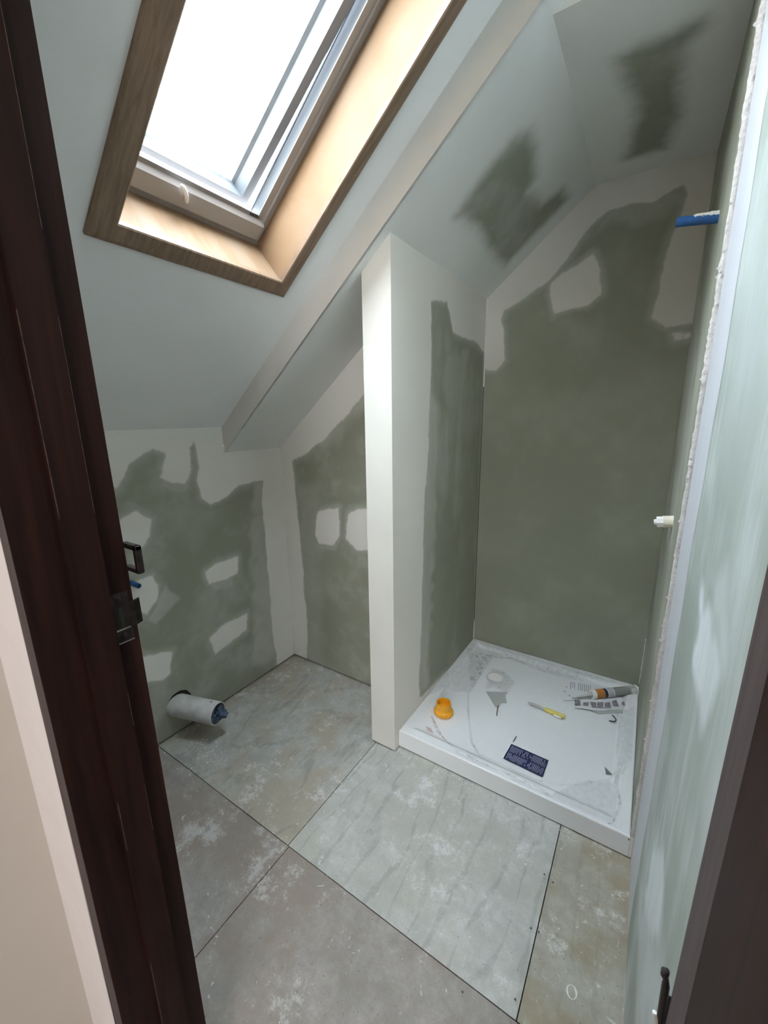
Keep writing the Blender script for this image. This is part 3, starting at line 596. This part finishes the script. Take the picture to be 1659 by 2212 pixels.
# small triangular warning mark, red print
o = flat('warning_mark', [(1306, 1656), (1322.5, 1673), (1309, 1672.5)], ZF, M['ink']); tag(o, 'small grey triangle mark near the right end of the tray', 'mark')
m_ = MB()
for i in range(4):
    a = hit(919+i*3.2, 1569+i*1.0, 2, TZ+.0035); b = hit(925+i*3.2, 1579+i*1.6, 2, TZ+.0035); e = np.array([.0028, .0008, 0]); m_.add([a, a+e, b+e, b], [(0, 1, 2, 3)])
tag(m_.build('printed_marks', M['red'], fix=False), 'faint red printed marks at the front left of the tray', 'mark')

# yellow waste plug: wide ribbed flange with a narrower cup above
cp = hit(958, 1540, 2, TF+.004); cr = empty('plug_cap', cp); tag(cr, 'orange yellow plastic cap standing upright on the tray', 'plastic cap')
k_ = 1.0
m_ = MB(); m_.tube([(cp[0], cp[1], cp[2]+z) for z in (0, .003, .016, .021, .024)], [.040, .043, .0445, .042, .036], 40); bs_ = reparent(m_.build('flange', M['yellow'], smooth=False), cr)
m_ = MB()
for i in range(26):
    a = 6.283*i/26; r_ = .0445; c_ = np.array([cp[0]+math.cos(a)*r_, cp[1]+math.sin(a)*r_, 0]); m_.tube([c_+[0, 0, cp[2]+.002], c_+[0, 0, cp[2]+.017]], .0016, 6)
reparent(m_.build('grip_rib', M['yellow']), cr)
m_ = MB(); zt = cp[2]+.058; N_ = 36; ro, ri = .0345, .0305
for r_a, z_a, r_b, z_b in ((ro, cp[2]+.022, ro, zt), (ro, zt, ri, zt), (ri, zt, ri, cp[2]+.030), (ri, cp[2]+.030, .001, cp[2]+.030)):
    for i in range(N_):
        a, b = 6.283185*i/N_, 6.283185*(i+1)/N_
        m_.add([(cp[0]+math.cos(a)*r_a, cp[1]+math.sin(a)*r_a, z_a), (cp[0]+math.cos(b)*r_a, cp[1]+math.sin(b)*r_a, z_a), (cp[0]+math.cos(b)*r_b, cp[1]+math.sin(b)*r_b, z_b), (cp[0]+math.cos(a)*r_b, cp[1]+math.sin(a)*r_b, z_b)], [(0, 1, 2, 3)])
for i in range(6):
    a = 6.283*i/6+.3; m_.box((cp[0]+math.cos(a)*.029-.002, cp[1]+math.sin(a)*.029-.002, cp[2]+.03), (cp[0]+math.cos(a)*.029+.002, cp[1]+math.sin(a)*.029+.002, zt-.004))
reparent(m_.build('cup', M['yellow'], smooth=False), cr)

# clear tube brush with yellow grip
def lying(px0, px1, z): return hit(*px0, 2, z), hit(*px1, 2, z)
a, b = lying((1142, 1518), (1220, 1549), TF+.012); bt = empty('glue_brush', (a+b)/2); tag(bt, 'small clear tube tool with a yellow grip lying mid tray', 'tool')
d_ = (b-a)/np.linalg.norm(b-a); Lg = np.linalg.norm(b-a)
m_ = MB(); m_.tube([a, a+d_*.01, a+d_*Lg*.5], [.004, .0075, .0075], 14); reparent(m_.build('tube', M['clear'], smooth=True), bt)
m_ = MB(); m_.tube([a+d_*.012, a+d_*Lg*.30], [.003, .003], 10); reparent(m_.build('tip', simple('mauve_tip', (.42, .34, .34), .5)), bt)
m_ = MB(); m_.tube([a+d_*Lg*.44, a+d_*Lg*.5, a+d_*Lg*.97, b], [.006, .0105, .0105, .008], 12); reparent(m_.build('grip', M['yellow2']), bt)
nrm = np.array([d_[1], -d_[0], 0]); m_ = MB(); e0 = a+d_*Lg*.72+nrm*.012; e1 = a+d_*Lg*.93+nrm*.012
m_.tube([e0-[0, 0, .004], e1-[0, 0, .004]], .006, 8); reparent(m_.build('clip', M['white']), bt)

# sealant cartridge with label and long nozzle, lying at the rear right
a, b = lying((1280, 1500), (1372, 1490), TF+.024); ct = empty('sealant_cartridge', (a+b)/2); tag(ct, 'sealant cartridge with orange label in the rear right corner of the tray', 'cartridge')
b = np.array([min(b[0], XR-.012), b[1], b[2]]); d_ = (b-a)/np.linalg.norm(b-a); Lg = np.linalg.norm(b-a); r_ = .022
m_ = MB(); m_.tube([a, a+d_*Lg], r_, 24); reparent(m_.build('barrel', M['clear'], smooth=False), ct)
for nm, s0, s1, mt, lb in (('label_band', .05, .24, 'orange', 'orange label band'), ('label_band', .24, .30, 'navy', 'navy label band'), ('label_band', .31, .46, 'paper', 'white printed label band'), ('filling', .47, .84, 'dkgreen', None)):
    m_ = MB(); m_.tube([a+d_*Lg*s0, a+d_*Lg*s1], r_-.0015 if nm == 'filling' else r_+.0004, 24); q = reparent(m_.build(nm, M[mt]), ct)
    if lb: tag(q, lb)
m_ = MB()
for i in range(4):
    s = .335+.03*i; c_ = a+d_*Lg*s; m_.tube([c_, c_+d_*.003], r_+.0007, 24)
reparent(m_.build('print', M['ink']), ct)
m_ = MB(); m_.tube([a-d_*.004, a+d_*Lg*.05], [r_+.001, r_+.001], 24); reparent(m_.build('shoulder', M['white']), ct); m_ = MB(); m_.tube([b-d_*.004, b+d_*.004], [r_+.0015, r_+.0015], 24, m=0); reparent(m_.build('end_cap', M['white']), ct)
nzl = hit(1236, 1507, 2, TF+.012); m_ = MB(); m_.tube([a-d_*.003, a-d_*.012, nzl], [.012, .008, .002], 14); reparent(m_.build('nozzle', M['pvc'], smooth=True), ct)

# leaflet with text under the cartridge
lf = empty('leaflet', hit(1240, 1485, 2, TF+.004)); tag(lf, 'white leaflet with columns of text behind the cartridge nozzle', 'leaflet')
reparent(flat('sheet', [(1212, 1466), (1285, 1478), (1276, 1500), (1240, 1512), (1216, 1514), (1210, 1490)], ZF+.001, M['paper']), lf)
m_ = MB()
for i in range(11):
    x = 1232+i*4.2; y = 1472+i*.8; l_ = random.uniform(12, 18)
    if i == 3: continue
    A_, B_ = hit(x, y, 2, ZF+.0018), hit(x-.5+random.uniform(0, 1), y+l_, 2, ZF+.0018); e = np.array([.004, .001, 0]); m_.add([A_, A_+e, B_+e, B_], [(0, 1, 2, 3)])
for x, y in ((1222, 1484), (1218, 1494), (1228, 1503)):
    A_ = hit(x, y, 2, ZF+.0018); m2_ = MB(); m2_.add([A_, A_+[.008, 0, 0], A_+[.006, .008, 0], A_+[0, .006, 0]], [(0, 1, 2, 3)]); reparent(m2_.build('symbol', M['ink'], fix=False), lf)
reparent(m_.build('print', simple('pale_grey_ink', (.34, .36, .42), .6), fix=False), lf)
# curved strip of small pictures
pc = empty('picture_strip', hit(1295, 1525, 2, ZF)); tag(pc, 'curled white strip printed with a row of grey pictures in front of the cartridge', 'leaflet')
c9 = lambda x, y: (1200+x/8.295, 1440+y/8.295)
top = [(330,575),(480,590),(620,600),(760,585),(900,570),(1000,550),(1080,520),(1180,560),(1260,690)]; bot = [(350,740),(480,750),(620,770),(760,790),(900,785),(1020,770),(1110,765),(1200,770),(1300,780)]
hz = lambda i: ZF+.004+.003*math.sin(i*.9)
m_ = MB()
for i in range(len(top)-1):
    q = [hit(*c9(*top[i]), 2, hz(i)), hit(*c9(*top[i+1]), 2, hz(i+1)), hit(*c9(*bot[i+1]), 2, hz(i+1)-.001), hit(*c9(*bot[i]), 2, hz(i)-.001)]; m_.hexa([p-[0, 0, .0006] for p in q]+q)
reparent(m_.build('sheet', M['paper']), pc)
m_ = MB()
for Qd in ([(335,590),(440,595),(455,700),(350,680)], [(500,640),(595,635),(590,705),(490,695)], [(615,630),(725,640),(735,730),(660,730)], [(745,635),(855,635),(855,730),(745,735)], [(880,645),(975,635),(990,730),(880,730)], [(1005,615),(1090,595),(1130,700),(1030,700)], [(1185,640),(1225,620),(1250,690),(1190,690)]):
    m_.add([hit(*c9(x, y), 2, ZF+.0085) for x, y in Qd], [(0, 1, 2, 3)])
reparent(m_.build('print', M['inkd'], fix=False), pc)
# bag under the strip
o = flat('plastic_bag', [c9(*p) for p in [(450,750),(700,790),(1000,775),(1290,790),(1370,860),(1200,840),(1040,830),(800,850),(740,840),(620,790)]], ZF+.0008, M['scrap']); tag(o, 'crumpled edge of clear bag showing below the picture strip', 'plastic bag')
# black hook
m_ = MB(); pts = [hit(*c9(*p), 2, ZF+.005) for p in [(1020,870),(1060,910),(1085,950),(1075,980),(1030,985),(960,970)]]; m_.tube(pts, .0028, 8)
tag(m_.build('hook', M['hook'], smooth=True), 'small black curved hook near the right wall of the tray', 'hook')
# torn film triangle with a brown stick
c8 = lambda x, y: (900+x/4.879, 1420+y/4.879)
o = flat('film_scrap', [c8(*p) for p in [(730,360),(960,365),(935,400),(950,480),(890,480),(870,520),(835,530),(780,440)]], ZF+.001, M['scrap']); tag(o, 'grey torn triangle of film in the middle of the tray', 'film scrap')
m_ = MB(); a, b = [hit(*c8(*p), 2, ZF+.003) for p in ((858, 510), (843, 612))]; m_.tube([a, b], [.0028, .0022], 8); tag(m_.build('wood_splinter', simple('brown_splinter', (.22, .15, .11), .7)), 'short brown splinter at the tip of the torn film', 'splinter')

# ------------------------------------------------------------------ pipes
# waste pipe out of the left wall
wp = empty('waste_pipe', (XW, .865, .148)); tag(wp, 'white plastic waste pipe sticking out of the left wall near the floor', 'pipe')
b0 = np.array([XW-.03, .848, .1495]); b1 = hit(470.5, 1541.5, 2, .145); dd = (b1-b0)/np.linalg.norm(b1-b0); rO, rI = .0510, .0465
def frame_of(t): a = np.cross(t, [0, 0, 1.0]); a /= np.linalg.norm(a); return a, np.cross(a, t)
fa, fb2 = frame_of(dd); m_ = MB(); N_ = 48
for (pa, ra), (pb, rb) in (((b0, rO), (b1, rO)), ((b1, rO), (b1, rI)), ((b1, rI), (b0, rI))):
    for i in range(N_):
        t0, t1 = 6.283185*i/N_, 6.283185*(i+1)/N_; g = lambda p, r, t: p+fa*math.cos(t)*r+fb2*math.sin(t)*r
        m_.add([g(pa, ra, t0), g(pa, ra, t1), g(pb, rb, t1), g(pb, rb, t0)], [(0, 1, 2, 3)])
reparent(m_.build('pipe_wall', M['pvc'], smooth=False), wp)
# dark ragged hole rim in the board round the pipe: ring of cut board edge
m_ = MB(); hc = np.array([XW, .868, .152]); 
pr = []
for i in range(40):
    t = 6.283185*i/40; r_ = .058+.004*vnoise(np.array([[i*.7, 0]]), 1.0, 4)[0]; pr.append((XW+.0012, hc[1]+math.cos(t)*r_, hc[2]+math.sin(t)*r_*1.02))
m_.add([(XW+.0012, hc[1], hc[2])]+pr, [(0, i+1, (i+1) % 40+1) for i in range(40)])
tag(m_.build('pipe_hole', M['void']), 'dark rough cut hole in the wall round the waste pipe', 'hole')
# rag stuffed in the pipe
from mathutils import noise as mn
def blob(c, r, seed, amp, ns=22, nr=14, sq=(1, 1, 1)):
    V, Fq = [], []
    for i in range(nr+1):
        for j in range(ns):
            th_, ph_ = math.pi*i/nr, 2*math.pi*j/ns; n_ = Vector((math.sin(th_)*math.cos(ph_), math.sin(th_)*math.sin(ph_), math.cos(th_)))
            k2 = 1+amp*mn.noise(n_*2.3+Vector((seed, 0, 0)))+amp*.5*mn.noise(n_*6+Vector((seed, 3, 0))); V.append(np.array(c)+np.array([n_.x*sq[0], n_.y*sq[1], n_.z*sq[2]])*r*k2)
    for i in range(nr):
        for j in range(ns): Fq.append((i*ns+j, i*ns+(j+1) % ns, (i+1)*ns+(j+1) % ns, (i+1)*ns+j))
    return V, Fq
m_ = MB()
for c_, r_, sd_ in ((b1-dd*.055, .040, 1), (b1+dd*.006-fb2*.012-fa*.016, .023, 5), (b1-dd*.018-fb2*.018+fa*.016, .019, 8), (b1-dd*.012-fa*.022+fb2*.004, .016, 12), (b1-dd*.03+fb2*.012+fa*.010, .018, 15)):
    m_.add(*blob(c_, r_, sd_, .55))
tag(m_.build('rag', M['rag'], smooth=True), 'crumpled blue grey rag stuffed in the open end of the waste pipe', 'rag')
# small blue pipe from left wall
def open_pipe(name, a, b, ro, ri, mat, label, dark=M['void']):
    r_ = empty(name, a); tag(r_, label, 'pipe'); d_ = (b-a)/np.linalg.norm(b-a); A_, B_ = frame_of(d_); m_ = MB(); n_ = 28; inn = b-d_*.03
    for (pa, ra), (pb, rb) in (((a, ro), (b, ro)), ((b, ro), (b, ri)), ((b, ri), (inn, ri)), ((inn, ri), (inn, .0005))):
        for i in range(n_):
            t0, t1 = 6.283185*i/n_, 6.283185*(i+1)/n_; g = lambda p, r, t: p+A_*math.cos(t)*r+B_*math.sin(t)*r
            m_.add([g(pa, ra, t0), g(pa, ra, t1), g(pb, rb, t1), g(pb, rb, t0)], [(0, 1, 2, 3)])
    reparent(m_.build('pipe_wall', mat, smooth=True), r_); return r_
e = hit(300, 1266, 0, XW+.055); open_pipe('water_pipe', np.array([XW-.01, e[1]-.004, e[2]+.004]), e, .0105, .0085, M['bluepipe'], 'short open blue pipe poking from the left wall beside the door frame')
# blue pipe from right wall, smeared with filler on top
Y = 1.66; pa = hit(1552, 471, 0, XR); pb = hit(1461, 480, 1, pa[1]+.0)
rp = open_pipe('water_pipe', pa+np.array([.02, 0, -.002]), pb, .0135, .0105, M['bluepipe'], 'long blue pipe stub high on the right shower wall')
m_ = MB(); dx = (pb-pa)
for s0, s1, r_ in ((.0, .55, .0148), ):
    for i in range(10):
        s = s0+(s1-s0)*i/9; c_ = pa+dx*s+np.array([0, -.003, .0085*(1-.25*s)]); V_, Fq_ = blob(c_, .0125*(1-.35*s), i*3.1, .35, 12, 8, (1.0, .9, .75)); m_.add(V_, Fq_)
sm = reparent(m_.build('filler_smear', M['plaster'], smooth=True), rp); tag(sm, 'white filler smear')
# capped white fitting
fa_ = hit(1454, 1126, 0, XR); fy = 1.62; p0 = np.array([XR+.005, fy, hit(1454, 1126, 1, fy)[2]]); p1 = hit(1412.5, 1127.5, 1, fy)
cf = empty('pipe_fitting', p0); tag(cf, 'white capped pipe fitting low on the right shower wall', 'pipe fitting'); d_ = p1-p0
m_ = MB(); m_.tube([p0, p0+d_*.52], [.0195, .0195], 24); m_.tube([p0+d_*.50, p0+d_*.52, p0+d_*.54], [.0208]*3, 24); reparent(m_.build('collar', simple('ivory_plastic', (.74, .70, .58), .45)), cf)
m_ = MB(); m_.tube([p0+d_*.53, p0+d_*.86], [.0185, .0182], 8); m_.tube([p0+d_*.86, p0+d_*1.0], [.0105, .0085], 10); reparent(m_.build('cap', M['white']), cf)
# white cable at the hinge
m_ = MB(); P_ = [hit(x, y, 1, YF+.004) for x, y in ((1413, 2186), (1418, 2196), (1420, 2206), (1427, 2216), (1440, 2230))]; m_.tube(P_, [.0016, .0024, .0024, .0022, .0022], 8)
tag(m_.build('cable', M['white'], smooth=True), 'short end of white cable hanging beside the lower right hinge', 'cable')
# wire offcuts and filler crumbs on the floor
c7 = lambda x, y: (340+x/9.217, 1460+y/9.217)
for k_, (pts, lab) in enumerate((([(530,1245),(600,1150),(660,1060),(640,990)], 'pale wire offcut on the floor below the waste pipe, nearest the door frame'), ([(700,1170),(770,1110),(840,1020)], 'pale wire offcut on the floor below the waste pipe, farther one'))):
    P_ = [hit(*c7(x, y), 2, .003+.012*i) for i, (x, y) in enumerate(pts)]; m_ = MB(); m_.tube(P_, .0011, 6); tag(m_.build('wire_offcut', M['steel']), lab, 'wire', 'wire offcuts under the waste pipe')
m_ = MB()
for i in range(360):
    if i < 150: x, y = random.gauss(-1.55, .09), random.gauss(.84, .06)
    elif i < 260: x, y = random.uniform(-.80, .08), 1.33-abs(random.gauss(0, .03))
    elif i < 330: x, y = random.gauss(-.93, .04), random.gauss(1.08, .12)
    else: x, y = random.uniform(-1.5, .08), random.uniform(.32, 1.3)
    if x < XW+.01 or x > XRN-.01 or y < .31: continue
    s = random.uniform(.0008, .0030)*(1.3 if i < 150 else 1); a = random.uniform(0, 3.14); hx_ = s*random.uniform(.5, 1.6)
    ca, sa = math.cos(a), math.sin(a); q = [(x+ca*px_-sa*py_, y+sa*px_+ca*py_) for px_, py_ in ((-hx_, -s), (hx_, -s*.8), (hx_*.8, s), (-hx_*.7, s*.7))]
    h_ = s*.5; m_.hexa([(u_, v_, .0) for u_, v_ in q]+[(x+(u_-x)*.7, y+(v_-y)*.7, h_) for u_, v_ in q])
tag(m_.build('filler_crumbs', simple('filler_crumb', (.66, .65, .60), .9)), 'scattered pale filler crumbs on the floor sheets', 'debris', kind='stuff')

# sunk screw heads along the sheet joints, dried filler smears near the doorway
for i, (px, py) in enumerate(((1176, 1889), (1195, 1906), (1147, 2005), (1164, 2013), (999, 2143), (1113, 2159))):
    p = hit(px, py, 2, 0); m_ = MB(); m_.tube([p+[0, 0, -.001], p+[0, 0, .0006]], .0026, 12)
    tag(m_.build('screw_head', M['hook']), 'dark screw head sunk in the floor sheets near the doorway', 'screw', 'screw heads in the floor sheets')
m_ = MB(); N_ = 40
for i in range(N_):
    q = []
    for a, k_ in ((i, 1.0), (i+1, 1.0), (i+1, .72), (i, .72)):
        t = 6.283185*a/N_; w_ = k_ if k_ == 1 else .80-.12*math.sin(t*2+1); x = 11*math.cos(t)*w_; y = 17*math.sin(t)*w_; ca, sa = math.cos(-.35), math.sin(-.35)
        q.append(hit(1235+x*ca-y*sa, 2143+x*sa+y*ca, 2, .0008))
    m_.add(q, [(0, 1, 2, 3)])
tag(m_.build('filler_ring', M['plaster'], fix=False), 'dried white oval ring of filler on the brown floor sheet at the right', 'filler mark')
